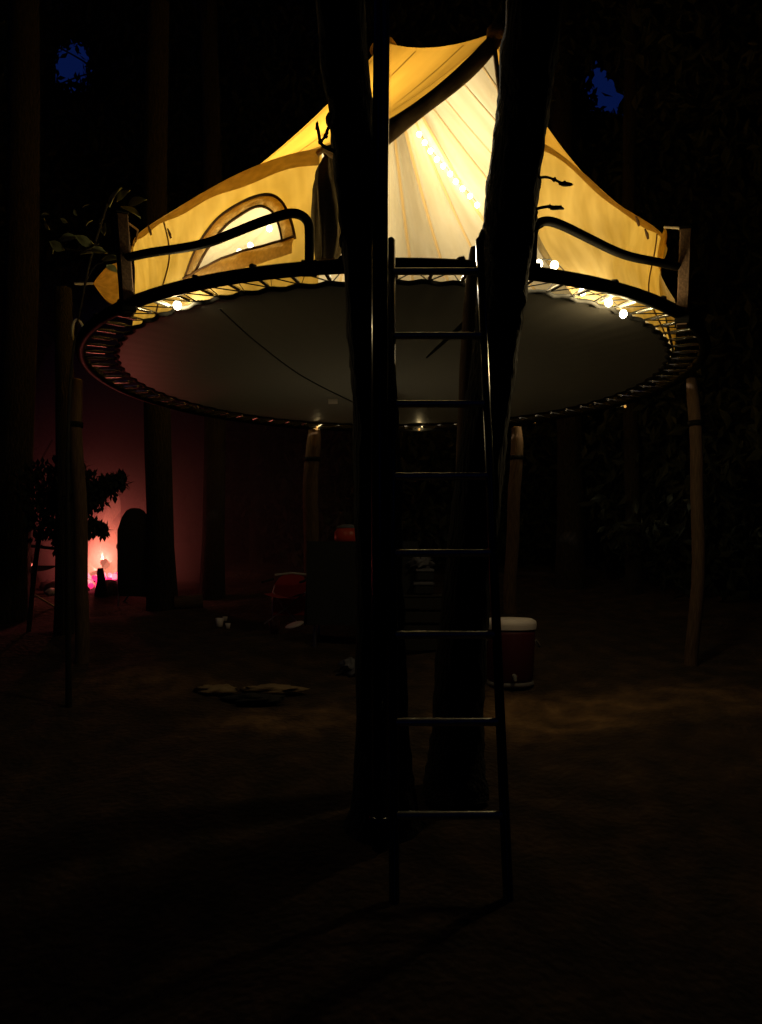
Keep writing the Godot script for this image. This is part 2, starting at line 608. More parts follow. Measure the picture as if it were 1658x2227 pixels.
func build_posts() -> void:
	var spots := [
		["thin log post under the left side of the trampoline, beside the fire", 173.0, 812.0, 5.85, 0.048],
		["log post with a lit top under the far left of the trampoline", 681.0, 926.0, 7.90, 0.075],
		["log post with a lit top under the far right of the trampoline", 1117.0, 926.0, 7.80, 0.062],
		["pale log post under the right side of the trampoline", 1510.0, 812.0, 5.80, 0.045],
	]
	for i in spots.size():
		var s: Array = spots[i]
		var top := at(s[1], s[2], s[3])
		top.y = DECK - 0.03
		var o := thing("support_post", s[0], "post", Vector3(top.x, 0, top.z), "log posts holding up the trampoline")
		var g := ground_y(top.x, -top.z) - 0.25
		var pts := []
		var rad := []
		for k in 15:
			var t := k / 14.0
			pts.append(Vector3(0.026 * sin(t * 5.0 + i * 1.7) + 0.008 * sin(t * 13.0 + i), lerpf(g, top.y, t), 0.015 * sin(t * 4.0 + i * 2.0)))
			rad.append(s[4] * (1.08 - 0.12 * t))
		rad[14] *= 0.8
		put("log", tube_mesh(pts, rad, 14, 0.07, 40 + i), M.log_wood, o)
		put("cut_end", lathe([Vector2(0.0, 0.004), Vector2(s[4] * 0.55, 0.003), Vector2(s[4] * 0.78, -0.004)], 14), M.cut_wood, o, Vector3(pts[14].x, top.y + 0.002, pts[14].z))
		put("bracket", lathe([Vector2(s[4] * 1.1, -0.02), Vector2(s[4] * 1.14, -0.02), Vector2(s[4] * 1.14, 0.02), Vector2(s[4] * 1.1, 0.02)], 14), M.rim_steel, o, Vector3(pts[12].x, pts[12].y, pts[12].z))
	# leaning post beside the ladder, its top just over the rim
	var lean := thing("leaning_post", "weathered leaning log post behind the ladder's right rail, its top above the rim", "post", on_ground(1000, 3.84), "log posts holding up the trampoline")
	var path := []
	for q in [[998, 1760], [1006, 1400], [1014, 1000], [1021, 790], [1028, 660], [1037, 540]]:
		path.append(at(q[0], q[1], 3.84) - lean.position)
	put("log", tube_mesh(smooth_path(path), [0.055, 0.054, 0.053, 0.052, 0.051, 0.050, 0.050, 0.05, 0.05, 0.05, 0.049, 0.049, 0.048, 0.048, 0.047, 0.047, 0.046, 0.046, 0.046, 0.045, 0.045, 0.044, 0.044, 0.043, 0.042, 0.041, 0.04, 0.039, 0.037, 0.034, 0.03], 14, 0.08, 77), M.log_wood, lean)
	put("branch_stub", tube_mesh(smooth_path([at(1016, 700, 3.86) - lean.position, at(985, 726, 3.92) - lean.position, at(928, 778, 4.05) - lean.position]), [0.02, 0.018, 0.016, 0.015, 0.013, 0.012, 0.011, 0.01, 0.01, 0.009, 0.008, 0.006, 0.004], 7, 0.2, 5), M.bark, lean)
	# two upright boards that carry the handrails
	var posts := [
		[[263, 470], [268, 560], [277, 664], 4.24, "brown square rail post rising from the near left rim"],
		[[1492, 502], [1487, 600], [1484, 690], 4.46, "brown square rail post rising from the near right rim"],
	]
	for i in 2:
		var s: Array = posts[i]
		var b := at(s[2][0], s[2][1], s[3])
		var o := thing("rail_post", s[4], "post", b, "square posts for the handrails")
		var t := at(s[0][0], s[0][1], s[3]) - b
		var up := t.normalized()
		var bs := Basis(up.cross(Vector3.BACK).normalized(), up, up.cross(Vector3.BACK).normalized().cross(up)) * Basis(Vector3.UP, 0.5 if i == 0 else -0.35)
		var st := start()
		var low := 0.05
		box(st, (t - up * low) * 0.5, Vector3(0.062, t.length() + low, 0.082), bs, 0.006)
		put("board", done(st), M.log_wood, o)
		var cap := start()
		box(cap, t + up * 0.008, Vector3(0.07, 0.012, 0.09), bs, 0.004)
		put("top_cap", done(cap), M.black_steel, o)
		var br := start()
		box(br, Vector3(0, -0.02, 0.0), Vector3(0.078, 0.05, 0.098), bs, 0.004)
		put("bracket", done(br), M.black_steel, o)


func build_tent() -> void:
	var o := thing("bell_tent", "glowing cream canvas bell tent with its door open on the trampoline deck", "tent", Vector3.ZERO)
	var d0 := DOOR_R
	var d1 := 360.0 + DOOR_L
	# roof
	var rows := []
	for i in 193:
		var a := lerpf(d0, d1, i / 192.0)
		var row := PackedVector3Array()
		for j in 33:
			row.append(roof(a, j / 32.0))
		rows.append(row)
	var st := start()
	sheet(st, rows, Vector2(10, 1.5))
	put("roof", done(st), M.roof_canvas, o)
	# short valance that hangs below the eave
	rows = []
	for i in 193:
		var a := lerpf(d0, d1, i / 192.0)
		var row := PackedVector3Array()
		for j in 4:
			var t := j / 3.0
			row.append(eave(a) + dir(a) * (0.012 + 0.012 * t) + Vector3(0, -(0.05 + 0.04 * smoothstep(310.0, 340.0, a)) * t - 0.008 * t * sin(deg_to_rad(a * 24.0)), 0))
		rows.append(row)
	st = start()
	sheet(st, rows, Vector2(12, 0.2))
	put("valance", done(st), M.band_canvas, o)
	# seams of the roof
	for i in 24:
		var a := i * 15.0 + 6.0
		if a < d0 + 4.0 or a > d1 - 4.0: continue
		var strip := []
		for j in 25:
			var s := j / 24.0 * 0.985
			var w := 0.011
			var side := (roof(a + 0.5, s) - roof(a - 0.5, s)).normalized() * w
			var l := roof(a, s) - side
			var r := roof(a, s) + side
			var off := Vector3(-sin(deg_to_rad(a)), -0.6, -cos(deg_to_rad(a))) * 0.004
			strip.append(PackedVector3Array([l + off, r + off]))
		st = start()
		sheet(st, strip)
		put("roof_seam", done(st), M.seam, o)
	# walls with a window opening in the left one
	var outer := []
	var inner := []
	for q in [[405, 612], [432, 540], [475, 478], [530, 441], [572, 426], [597, 428], [618, 446], [636, 484], [643, 520]]:
		outer.append(seek(q[0], q[1], wall, 270.0, 346.0))
	for q in [[424, 600], [452, 546], [490, 496], [525, 470], [555, 452], [578, 452], [598, 468], [612, 500], [616, 532]]:
		inner.append(seek(q[0], q[1], wall, 270.0, 346.0))
	var hole := PackedVector2Array()
	for i in inner.size():
		hole.append(inner[i].lerp(outer[i], 0.3) * Vector2(1, 60))
	var half := []
	var cut := func(i: int, j: int) -> bool:
		var c := Vector2(lerpf(d0, d1, (i + 0.5) / 480.0), (j + 0.5) / 32.0 * 60.0)
		return not Geometry2D.is_point_in_polygon(c, hole)
	rows = []
	for i in 481:
		var a := lerpf(d0, d1, i / 480.0)
		var row := PackedVector3Array()
		for j in 33:
			row.append(wall(a, j / 32.0))
		rows.append(row)
	st = start()
	sheet(st, rows, Vector2(10, 0.6), cut)
	put("wall", done(st), M.wall_canvas, o)
	# window: net, band, piping
	var on := func(q: Vector2, lift: float) -> Vector3:
		return wall(q.x, q.y) + dir(q.x) * lift
	var bottom_l: Vector2 = inner[0]
	var bottom_r: Vector2 = inner[-1]
	rows = []
	for i in inner.size():
		var row := PackedVector3Array()
		var foot := bottom_l.lerp(bottom_r, float(i) / (inner.size() - 1))
		for j in 7:
			row.append(on.call(foot.lerp(inner[i].lerp(outer[i], 0.4), j / 6.0), -0.012))
		rows.append(row)
	st = start()
	sheet(st, rows)
	var win := put("window", done(st), M.window_net, o)
	rows = []
	var ip := []
	var op := []
	for i in inner.size():
		rows.append(PackedVector3Array([on.call(inner[i], 0.010), on.call(inner[i].lerp(outer[i], 0.5), 0.022), on.call(outer[i], 0.010)]))
		ip.append(rows[-1][0])
		op.append(rows[-1][2])
	st = start()
	sheet(st, rows, Vector2(4, 0.3))
	put("frame_band", done(st), M.band_canvas, win)
	put("inner_piping", tube_mesh(smooth_path(ip, 4), [0.0075], 6), M.piping, win)
	put("outer_piping", tube_mesh(smooth_path(op, 4), [0.0085], 6), M.piping, win)
	var sill := []
	for i in 13:
		var t := i / 12.0
		var a: Vector2 = outer[0].lerp(outer[-1], t)
		sill.append(PackedVector3Array([on.call(a + Vector2(0, -0.015), 0.014), on.call(a + Vector2(0, 0.06), 0.034), on.call(a + Vector2(0, 0.13), 0.02)]))
	st = start()
	sheet(st, sill, Vector2(3, 0.3))
	put("rolled_cover", done(st), M.band_canvas, win)
	var tie := []
	for i in 13:
		tie.append(on.call(outer[0].lerp(outer[-1], i / 12.0) + Vector2(0, -0.015), 0.018))
	put("sill_piping", tube_mesh(tie, [0.007], 6), M.piping, win)
	# wall seams
	for a in [seek(370, 550, wall, 270.0, 346.0).x, 58.0, 78.0]:
		var line := []
		for j in 17: line.append(wall(a, j / 16.0) + dir(a) * 0.004)
		put("wall_seam", tube_mesh(line, [0.005], 5), M.piping, o)
	# hem of the door: a thick dark roll of canvas under the roof's left edge, a thin one on its right
	rows = []
	for i in 41:
		var s := i / 40.0
		var p := roof(d1, s)
		var along := (roof(d1, minf(s + 0.02, 1.0)) - roof(d1, maxf(s - 0.02, 0.0))).normalized()
		var down := along.cross(Vector3(0.1, 0, 1).normalized()).normalized()
		if down.y > 0.0: down = -down
		var w := 0.14 * (1.0 - 0.4 * s) * (0.9 + 0.12 * sin(s * 9.0))
		var row := PackedVector3Array()
		for k in 11:
			var a := TAU * k / 10.0
			row.append(p + down * (w * 0.5 - cos(a) * w * 0.5) + Vector3(0, 0, 0.02 + sin(a) * 0.022 * (1.0 + 0.4 * sin(s * 31.0 + a))))
		rows.append(row)
	st = start()
	sheet(st, rows, Vector2(3, 0.4))
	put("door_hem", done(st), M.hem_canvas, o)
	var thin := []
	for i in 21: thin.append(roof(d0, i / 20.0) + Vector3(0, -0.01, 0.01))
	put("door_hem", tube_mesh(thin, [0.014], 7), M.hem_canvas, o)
	put("apex_cap", blob(Vector3(0.05, 0.055, 0.06), 4, 0.3), M.hem_canvas, o, apex + Vector3(0.01, -0.02, 0.02))
	# left door flap, gathered and tied back
	var fl := []
	var keys := [[712, 342, 0.020], [708, 380, 0.045], [712, 420, 0.062], [716, 470, 0.072], [716, 520, 0.066], [712, 566, 0.052]]
	var fpath := []
	for k in keys: fpath.append(at(k[0], k[1], 4.08))
	fpath = smooth_path(fpath, 5)
	for i in fpath.size():
		var w := table(i / 5.0, [[0.0, 0.02], [1.0, 0.045], [2.0, 0.062], [3.0, 0.072], [4.0, 0.066], [5.0, 0.052]])
		var row := PackedVector3Array()
		for k in 25:
			var a := TAU * (k % 24) / 24.0
			var f := 1.0 + 0.28 * sin(a * 6.0 + i * 0.10)
			row.append(fpath[i] + Vector3(cos(a) * w * f, 0, sin(a) * w * 0.6 * f))
		fl.append(row)
	st = start()
	sheet(st, fl, Vector2(2, 1))
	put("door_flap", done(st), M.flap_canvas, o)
	put("flap_tie", tube_mesh(smooth_path([at(690, 336, 3.98), at(705, 326, 3.97), at(722, 338, 3.99), at(745, 344, 4.0)]), [0.014], 7), M.wall_canvas, o)
	var redge := []
	for j in 17: redge.append(wall(d0, j / 16.0) + Vector3(0.0, 0, 0.008))
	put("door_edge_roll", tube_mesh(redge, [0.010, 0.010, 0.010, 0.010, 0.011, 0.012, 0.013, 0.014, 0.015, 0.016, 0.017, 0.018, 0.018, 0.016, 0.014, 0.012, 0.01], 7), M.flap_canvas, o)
	# corner of the wall pulled out to a guy line on the left, and the flap drawn out at the right
	var tip := at(203, 616, 5.2)
	var ca := at(262, 572, 5.1)
	var cb := at(258, 664, 5.0)
	rows = []
	for i in 9:
		var t := i / 8.0
		var e := ca.lerp(cb, t) + Vector3(0.02, 0, 0)
		var row := PackedVector3Array()
		for j in 9:
			var s := j / 8.0
			row.append(e.lerp(tip, s) + Vector3(0, (t - 0.5) * -0.09 * sin(PI * s), 0.02 * sin(t * 9.0) * s * (1.0 - s)))
		rows.append(row)
	st = start()
	sheet(st, rows)
	put("corner_panel", done(st), M.wall_canvas, o)
	put("guy_loop", tube_mesh([tip, tip + Vector3(-0.05, -0.012, 0.02), tip + Vector3(-0.10, -0.025, 0.06)], [0.008], 6), M.pale_strap, o)
	rows = []
	for i in 11:
		var t := i / 10.0
		var l := wall(72.0, t * 0.98) + dir(72.0) * 0.02
		var r := at(1446 + 22 * t - 26 * sin(PI * t), lerpf(494, 652, t), 4.72 - 0.1 * t)
		var row := PackedVector3Array()
		for j in 7:
			row.append(l.lerp(r, j / 6.0) + Vector3(0, 0, 0.03 * sin(PI * j / 6.0)))
		rows.append(row)
	st = start()
	sheet(st, rows)
	put("corner_panel", done(st), M.wall_canvas, o)
	put("guy_rope", tube_mesh([at(1446, 494, 4.72), at(1476, 496, 4.6), at(1492, 506, 4.48)], [0.008], 6), M.pale_strap, o)
	put("guy_rope", tube_mesh([eave(285.0), at(300, 500, 4.6), at(268, 476, 4.26)], [0.006], 6), M.piping, o)
	# toggles hanging from the eave
	for q in [[1383, 470], [1403, 498], [365, 497], [322, 490]]:
		var p := at(q[0], q[1], 4.45 if q[0] > 800 else 4.6)
		put("toggle", tube_mesh([p, p + Vector3(0.012, -0.03, 0.0), p + Vector3(0.018, -0.055, 0.0)], [0.004, 0.009, 0.006], 6), M.piping, o)
	put("centre_pole", tube_mesh([Vector3(peak.x, DECK - 0.05, peak.z), peak - Vector3(0, 0.03, 0)], [0.02], 10), M.tube_steel, o)
	put("peak_cap", lathe([Vector2(0.11, -0.06), Vector2(0.075, 0.0), Vector2(0.03, 0.03), Vector2(0.0, 0.034)], 16), M.band_canvas, o, peak)


func strand(label: String, spots: Array, r: float, energy: float, dim := 0, shine := "bulb_glow") -> void:
	var o := thing("string_lights", label, "string lights", spots[0], "strands of warm white string lights")
	var line := []
	for p in spots: line.append(p - spots[0] + Vector3(0, r * 0.9, 0))
	if line.size() > 1:
		put("cable", tube_mesh(smooth_path(line, 4), [0.003], 5), M.cord, o)
	var ball := SphereMesh.new()
	ball.radius = r
	ball.height = r * 2.2
	ball.radial_segments = 14
	ball.rings = 8
	for i in spots.size():
		var b := put("bulb", ball, M[shine], o, spots[i] - spots[0])
		lamp(b, Vector3.ZERO, Color(1.0, 0.88, 0.62), energy * (0.2 if i < dim else 1.0), r * 0.8)


func build_lights() -> void:
	var o := thing("fill_lamp", "unseen warm fill light added by the pole inside the tent", "fill_lamp", Vector3(-0.02, DECK + 0.98, -5.80))  # added lamp, out of sight, that lights the whole tent
	put("globe", lathe([Vector2(0.0, -0.09), Vector2(0.04, -0.085), Vector2(0.055, -0.04), Vector2(0.055, 0.04), Vector2(0.035, 0.075), Vector2(0.0, 0.08)], 18), M.fill_lamp_glow, o)
	put("cap", lathe([Vector2(0.012, 0.078), Vector2(0.010, 0.10), Vector2(0.0, 0.105)], 18), M.black_steel, o)
	put("hook", tube_mesh([Vector3(0, 0.10, 0), Vector3(0.02, 0.15, -0.02), Vector3(0.035, 0.16, -0.1)], [0.004], 5), M.black_steel, o)
	lamp(o.get_node("globe"), Vector3.ZERO, Color(1.0, 0.93, 0.81), 3.35, 0.05)
	# strand along a roof seam inside, seen through the door
	var spots := []
	for q in [[914, 281], [927, 300], [940, 318], [955, 338], [969, 352], [986, 371], [998, 388], [1014, 405], [1030, 421], [1046, 442]]:
		var w := seek(q[0], q[1], roof, 100.0, 200.0)
		spots.append(roof(w.x, w.y) + (TENT + Vector3(0, 1.0, 0) - roof(w.x, w.y)).normalized() * 0.05)
	strand("strand of ten small bulbs down a roof seam inside the open tent door", spots, 0.019, 0.006)
	spots = []
	for q in [[1172, 574, 4.0], [1206, 577, 4.02], [1267, 634, 4.13], [1324, 658, 4.2], [1356, 683, 4.27]]:
		spots.append(at(q[0], q[1], q[2]))
	strand("strand of bright bulbs along the near right rim of the trampoline", spots, 0.020, 0.13, 2)
	spots = []
	for q in [[386, 664, 4.30], [352, 690, 4.45], [318, 700, 4.6]]:
		spots.append(at(q[0], q[1], q[2]))
	strand("short strand of bulbs along the near left rim under the tent window", [spots[0]], 0.022, 0.12)
	spots = []
	for q in [[592, 919, 7.85], [690, 929, 7.86], [912, 934, 7.93], [1164, 917, 7.66], [1360, 884, 7.25]]:
		spots.append(at(q[0], q[1], q[2]))
	strand("strand of small dim amber bulbs along the far rim, over the far posts", spots, 0.011, 0.025, 0, "amber_glow")
	spots = []
	for q in [[586, 497, 4.35], [545, 534, 4.45], [521, 548, 4.5]]:
		spots.append(at(q[0], q[1], q[2]))
	strand("strand of three bulbs seen through the tent's arched window", spots, 0.016, 0.02)


func build_ladder_and_rails() -> void:
	var along := func(x: float, k: float) -> Vector3:
		return Vector3(x, EYE + 1.311 - 0.309 * k, -(3.5 - 0.097 * k))
	var foot: Vector3 = along.call(0.24, 7.75)
	var o := thing("ladder", "dark steel ladder leaning up to the trampoline between the two trees", "ladder", foot)
	for x in [0.045, 0.434]:
		put("side_rail", tube_mesh([along.call(x, 7.9) - foot, along.call(x, 4.0) - foot, along.call(x, -0.5) - foot, along.call(x, -0.53) - foot], [0.018, 0.018, 0.018, 0.012], 12), M.ladder_steel, o)
	for k in 8:
		var a: Vector3 = along.call(0.045, k) - foot
		var b: Vector3 = along.call(0.434, k) - foot
		put("rung", tube_mesh([a, a.lerp(b, 0.5), b], [0.0155], 12), M.rung_steel, o)
	# handrails
	var l := [at(278, 560, 4.22), at(330, 549, 4.12), at(400, 539, 4.02), at(455, 527, 3.95), at(505, 508, 3.89), at(560, 486, 3.84), at(604, 471, 3.81), at(634, 464, 3.79), at(656, 469, 3.78), at(670, 484, 3.77), at(673, 510, 3.77), at(673, 578, 3.77)]
	var h := thing("handrail", "bent black pipe handrail left of the ladder, across the tent window", "handrail", l[-1], "pipe handrails on the near rim")
	var rel := []
	for p in l: rel.append(p - l[-1])
	put("pipe", tube_mesh(smooth_path(rel, 4), [0.0225], 12), M.black_steel, h)
	put("clamp", tube_mesh([Vector3(-0.035, -0.012, 0), Vector3(0.035, -0.012, 0)], [0.038], 12), M.black_steel, h)
	var r := [at(1478, 581, 4.46), at(1430, 570, 4.33), at(1375, 559, 4.22), at(1335, 545, 4.13), at(1290, 523, 4.05), at(1240, 498, 3.97), at(1212, 486, 3.93), at(1190, 481, 3.90), at(1172, 486, 3.88), at(1162, 500, 3.86), at(1159, 530, 3.85), at(1158, 584, 3.85)]
	h = thing("handrail", "bent black pipe handrail right of the right-hand tree, sloping down to its post", "handrail", r[-1], "pipe handrails on the near rim")
	rel = []
	for p in r: rel.append(p - r[-1])
	put("pipe", tube_mesh(smooth_path(rel, 4), [0.0225], 12), M.black_steel, h)
	put("clamp", tube_mesh([Vector3(-0.035, -0.012, 0), Vector3(0.035, -0.012, 0)], [0.038], 12), M.black_steel, h)
	# tall pole in front of the left tree
	var base := on_ground(827, 3.12)
	var p := thing("steel_pole", "tall smooth black steel pole standing against the left tree beside the ladder", "pole", base)
	put("shaft", tube_mesh([Vector3(0, -0.1, 0), at(826, 900, 3.12) - base, at(827, 400, 3.12) - base, at(830, 100, 3.12) - base, at(832, -500, 3.12) - base], [0.032], 20), M.ladder_steel, p)
	put("collar", lathe([Vector2(0.032, -0.02), Vector2(0.044, -0.015), Vector2(0.044, 0.015), Vector2(0.032, 0.02)], 20), M.ladder_steel, p, Vector3(0, 0.12, 0))
	# strap hanging at the far left of the rim
	var sp := at(158, 740, 5.0)
	tag(put("strap_loop", tube_mesh(smooth_path([Vector3.ZERO, at(158, 712, 5.0) - sp, at(163, 698, 5.0) - sp, at(172, 698, 5.0) - sp, at(182, 712, 5.0) - sp]), [0.009], 6), M.pale_strap, null, sp), "pale strap loop hanging at the left end of the trampoline rim", "strap")


func tree(called: String, label: String, keys: Array, d: float, group: String, sides := 22) -> Node3D:
	var last: Array = keys[-1]
	var base := at(last[0], last[1], d)
	var o := thing(called, label, "tree", base, group)
	var pts := []
	var rad := []
	var raw := []
	for k in keys: raw.append(at(k[0], k[1], d) - base)
	pts = smooth_path(raw, 10)
	for i in pts.size():
		var f := i / 10.0
		var a := int(f)
		var b := mini(a + 1, keys.size() - 1)
		rad.append(lerpf(keys[a][2], keys[b][2], f - a) * 0.5 / F * d)
	put("trunk", tube_mesh(pts, rad, sides, 0.13, int(last[0])), M.bark, o)
	return o


func twig(o: Node3D, pts: Array, r: float, buds := true) -> void:
	var rel := []
	for p in pts: rel.append(p - o.position)
	var t := put("twig", tube_mesh(smooth_path(rel, 5), [r, r * 0.8], 6, 0.3, 3), M.bark, o)
	if buds:
		var b := put("withered_leaf", blob(Vector3(0.030, 0.008, 0.016), int(r * 9000), 0.9, 2.4, 10), M.bark, t, rel[-1])
		b.rotation.z = 0.25 - r * 30.0
		if o.name == "left_tree":
			b.rotation.z = 1.5
			b.scale = Vector3(0.62, 0.8, 0.5)
		put("bud", blob(Vector3(0.010, 0.009, 0.010), int(r * 7000), 0.8, 2.4, 8), M.bark, t, rel[rel.size() / 2])


func build_near_trees() -> void:
	var a := tree("left_tree", "dark tree trunk just left of the ladder, leaning left as it rises", [[720, -700, 120], [745, 60, 106], [765, 250, 98], [779, 400, 96], [795, 550, 98], [806, 750, 98], [817, 900, 98], [826, 1300, 104], [832, 1600, 118], [835, 1760, 150], [836, 1860, 220]], 3.32, "two trees in front of the tent")
	twig(a, [at(728, 330, 3.2), at(705, 318, 3.2), at(697, 308, 3.2), at(693, 288, 3.2), at(690, 274, 3.2)], 0.009)
	twig(a, [at(698, 308, 3.2), at(708, 296, 3.2), at(712, 284, 3.2)], 0.006)
	for q in [[744, 525], [741, 395], [716, 262], [760, 690]]:
		put("bark_knob", blob(Vector3(0.022, 0.035, 0.03), q[1], 0.4), M.bark, a, at(q[0] + 5, q[1], 3.32) - a.position)
	var c := tree("right_tree", "dark tree trunk right of the ladder, leaning right as it rises", [[1230, -700, 150], [1157, 60, 122], [1135, 250, 112], [1113, 430, 112], [1100, 560, 112], [1090, 650, 106], [1078, 760, 100], [1058, 900, 100], [1030, 1150, 104], [1005, 1400, 108], [996, 1560, 112], [992, 1660, 122], [990, 1730, 150]], 3.62, "two trees in front of the tent")
	twig(c, [at(1168, 388, 3.6), at(1188, 385, 3.55), at(1206, 391, 3.52), at(1222, 398, 3.5), at(1232, 400, 3.5)], 0.007)
	twig(c, [at(1160, 458, 3.6), at(1176, 452, 3.56), at(1196, 449, 3.52), at(1212, 452, 3.5)], 0.008)
	twig(c, [at(1150, 510, 3.6), at(1168, 500, 3.56), at(1182, 492, 3.52)], 0.004, false)
	for q in [[1160, 470], [1082, 300], [1050, 520], [1168, 395]]:
		put("bark_knob", blob(Vector3(0.02, 0.04, 0.03), q[1], 0.4), M.bark, c, at(q[0], q[1], 3.62) - c.position)
	# sapling by the left rail post with leaves that catch the tent's light
	var s := thing("sapling", "young broadleaf sapling with pale lit leaves left of the near left rail post", "sapling", on_ground(150, 4.75))
	var top := at(235, 440, 4.5) - s.position
	put("stem", tube_mesh(smooth_path([Vector3(0, -0.1, 0), at(150, 900, 4.75) - s.position, at(185, 620, 4.7) - s.position, top]), [0.02, 0.018, 0.016, 0.014, 0.012, 0.01, 0.009, 0.008, 0.007, 0.006], 7), M.bark, s)
	put("branch", tube_mesh(smooth_path([at(215, 530, 4.6) - s.position, at(180, 545, 4.5) - s.position, at(120, 535, 4.5) - s.position]), [0.006, 0.003], 5), M.bark, s)
	put("branch", tube_mesh(smooth_path([at(185, 620, 4.7) - s.position, at(205, 580, 4.5) - s.position, at(225, 570, 4.4) - s.position]), [0.006, 0.003], 5), M.bark, s)
	var lf := start()
	lf.set_smooth_group(0)
	var rows := []
	for i in 7:
		var t := i / 6.0
		var w := 0.028 * sin(PI * pow(t, 0.8)) * (1.0 + 0.25 * sin(t * 19.0))
		var row := PackedVector3Array()
		for j in 5:
			var u := (j - 2) / 2.0
			row.append(Vector3(t * 0.10, 0.010 * sin(PI * t) + 0.008 * u * u, u * w))
		rows.append(row)
	sheet(lf, rows, Vector2(1, 1), null, 0)
	var leaf := done(lf)
	var spots := [[240, 452, 4.5, 1.0, 1.3], [262, 452, 4.5, -0.5, 1.3], [280, 448, 4.5, 0.3, 1.1], [255, 440, 4.5, 0.7, 1.0], [130, 523, 4.55, 0.1, 1.1], [142, 545, 4.5, 2.6, 1.0], [222, 568, 4.45, 0.05, 1.1], [232, 578, 4.5, -0.6, 0.8], [180, 452, 4.6, 0.4, 0.4], [168, 470, 4.6, 1.9, 0.45], [148, 484, 4.7, 2.6, 0.5], [188, 492, 4.6, 0.7, 0.5], [218, 488, 4.55, 1.2, 0.5], [90, 470, 4.9, 0.2, 0.5], [228, 513, 4.4, 1.5, 0.7], [205, 530, 4.4, 2.7, 1.1], [196, 545, 4.45, -0.2, 1.0], [175, 555, 4.5, 0.1, 0.9], [116, 553, 4.6, 1.1, 0.7], [110, 500, 4.8, 2.0, 0.8]]
	for q in spots:
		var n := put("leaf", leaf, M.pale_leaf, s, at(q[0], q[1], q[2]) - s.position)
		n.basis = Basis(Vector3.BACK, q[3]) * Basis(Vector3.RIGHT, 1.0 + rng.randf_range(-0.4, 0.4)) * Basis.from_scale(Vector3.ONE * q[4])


func spray_mesh(seed_: int) -> ArrayMesh:
	var r := RandomNumberGenerator.new()
	r.seed = seed_
	var st := start()
	st.set_smooth_group(0xFFFFFFFF)
	for i in 34:
		var c := Vector3(r.randf_range(-1, 1), r.randf_range(-0.6, 0.6), r.randf_range(-1, 1)) * 0.28
		var b := Basis.from_euler(Vector3(r.randf() * TAU, r.randf() * TAU, r.randf() * TAU))
		var l := r.randf_range(0.045, 0.08)
		var w := l * 0.42
		tri(st, c, c + b * Vector3(w, 0.01, l), c + b * Vector3(0, 0, l * 2.0))
		tri(st, c, c + b * Vector3(0, 0, l * 2.0), c + b * Vector3(-w, 0.01, l))
	return done(st)


func crown(o: Node3D, spray: Mesh, c: Vector3, r: Vector3, n: int, gaps: Array) -> void:
	var list := []
	var noise := FastNoiseLite.new()
	noise.seed = int(c.x * 100.0)
	noise.frequency = 0.35
	var tries := 0
	while list.size() < n and tries < n * 4:
		tries += 1
		var v: Vector3 = Vector3(rng.randfn(), rng.randfn(), rng.randfn()).normalized() * pow(rng.randf(), 0.45)
		var p := c + v * r
		if noise.get_noise_3dv(p + o.position) < -0.18: continue
		var w := p + o.position
		var skip := Vector2(w.x + 3.2, w.z + 9.3).length() < 3.0 or (w.z > -10.0 and w.y > 2.0 and w.y < 4.0 and absf(w.x) < 2.2)
		if w.z > -2.5 and w.y < 7.0 and Vector2(w.x, w.z).length() < 4.2: skip = true    # the viewer's clearing
		for g in gaps:                       # openings in the canopy
			var k: float = -w.z / 14.0
			if Vector2(w.x / k - g.x, (w.y - EYE) / k - g.y).length() < g.z + 0.32 / k + 0.16 * noise.get_noise_3dv(p * 9.0): skip = true
		if skip: continue
		list.append(Transform3D(Basis.from_euler(Vector3(rng.randf_range(-0.5, 0.5), rng.randf() * TAU, rng.randf_range(-0.5, 0.5))) * Basis.from_scale(Vector3.ONE * rng.randf_range(0.8, 1.7)), p))
	var mm := MultiMesh.new()
	mm.transform_format = MultiMesh.TRANSFORM_3D
	mm.mesh = spray
	mm.instance_count = list.size()
	for i in list.size(): mm.set_instance_transform(i, list[i])
	var m := MultiMeshInstance3D.new()
	m.name = "crown"
	m.multimesh = mm
	m.material_override = M.leaf
	m.set_meta("kind", "stuff")
	o.add_child(m, true)


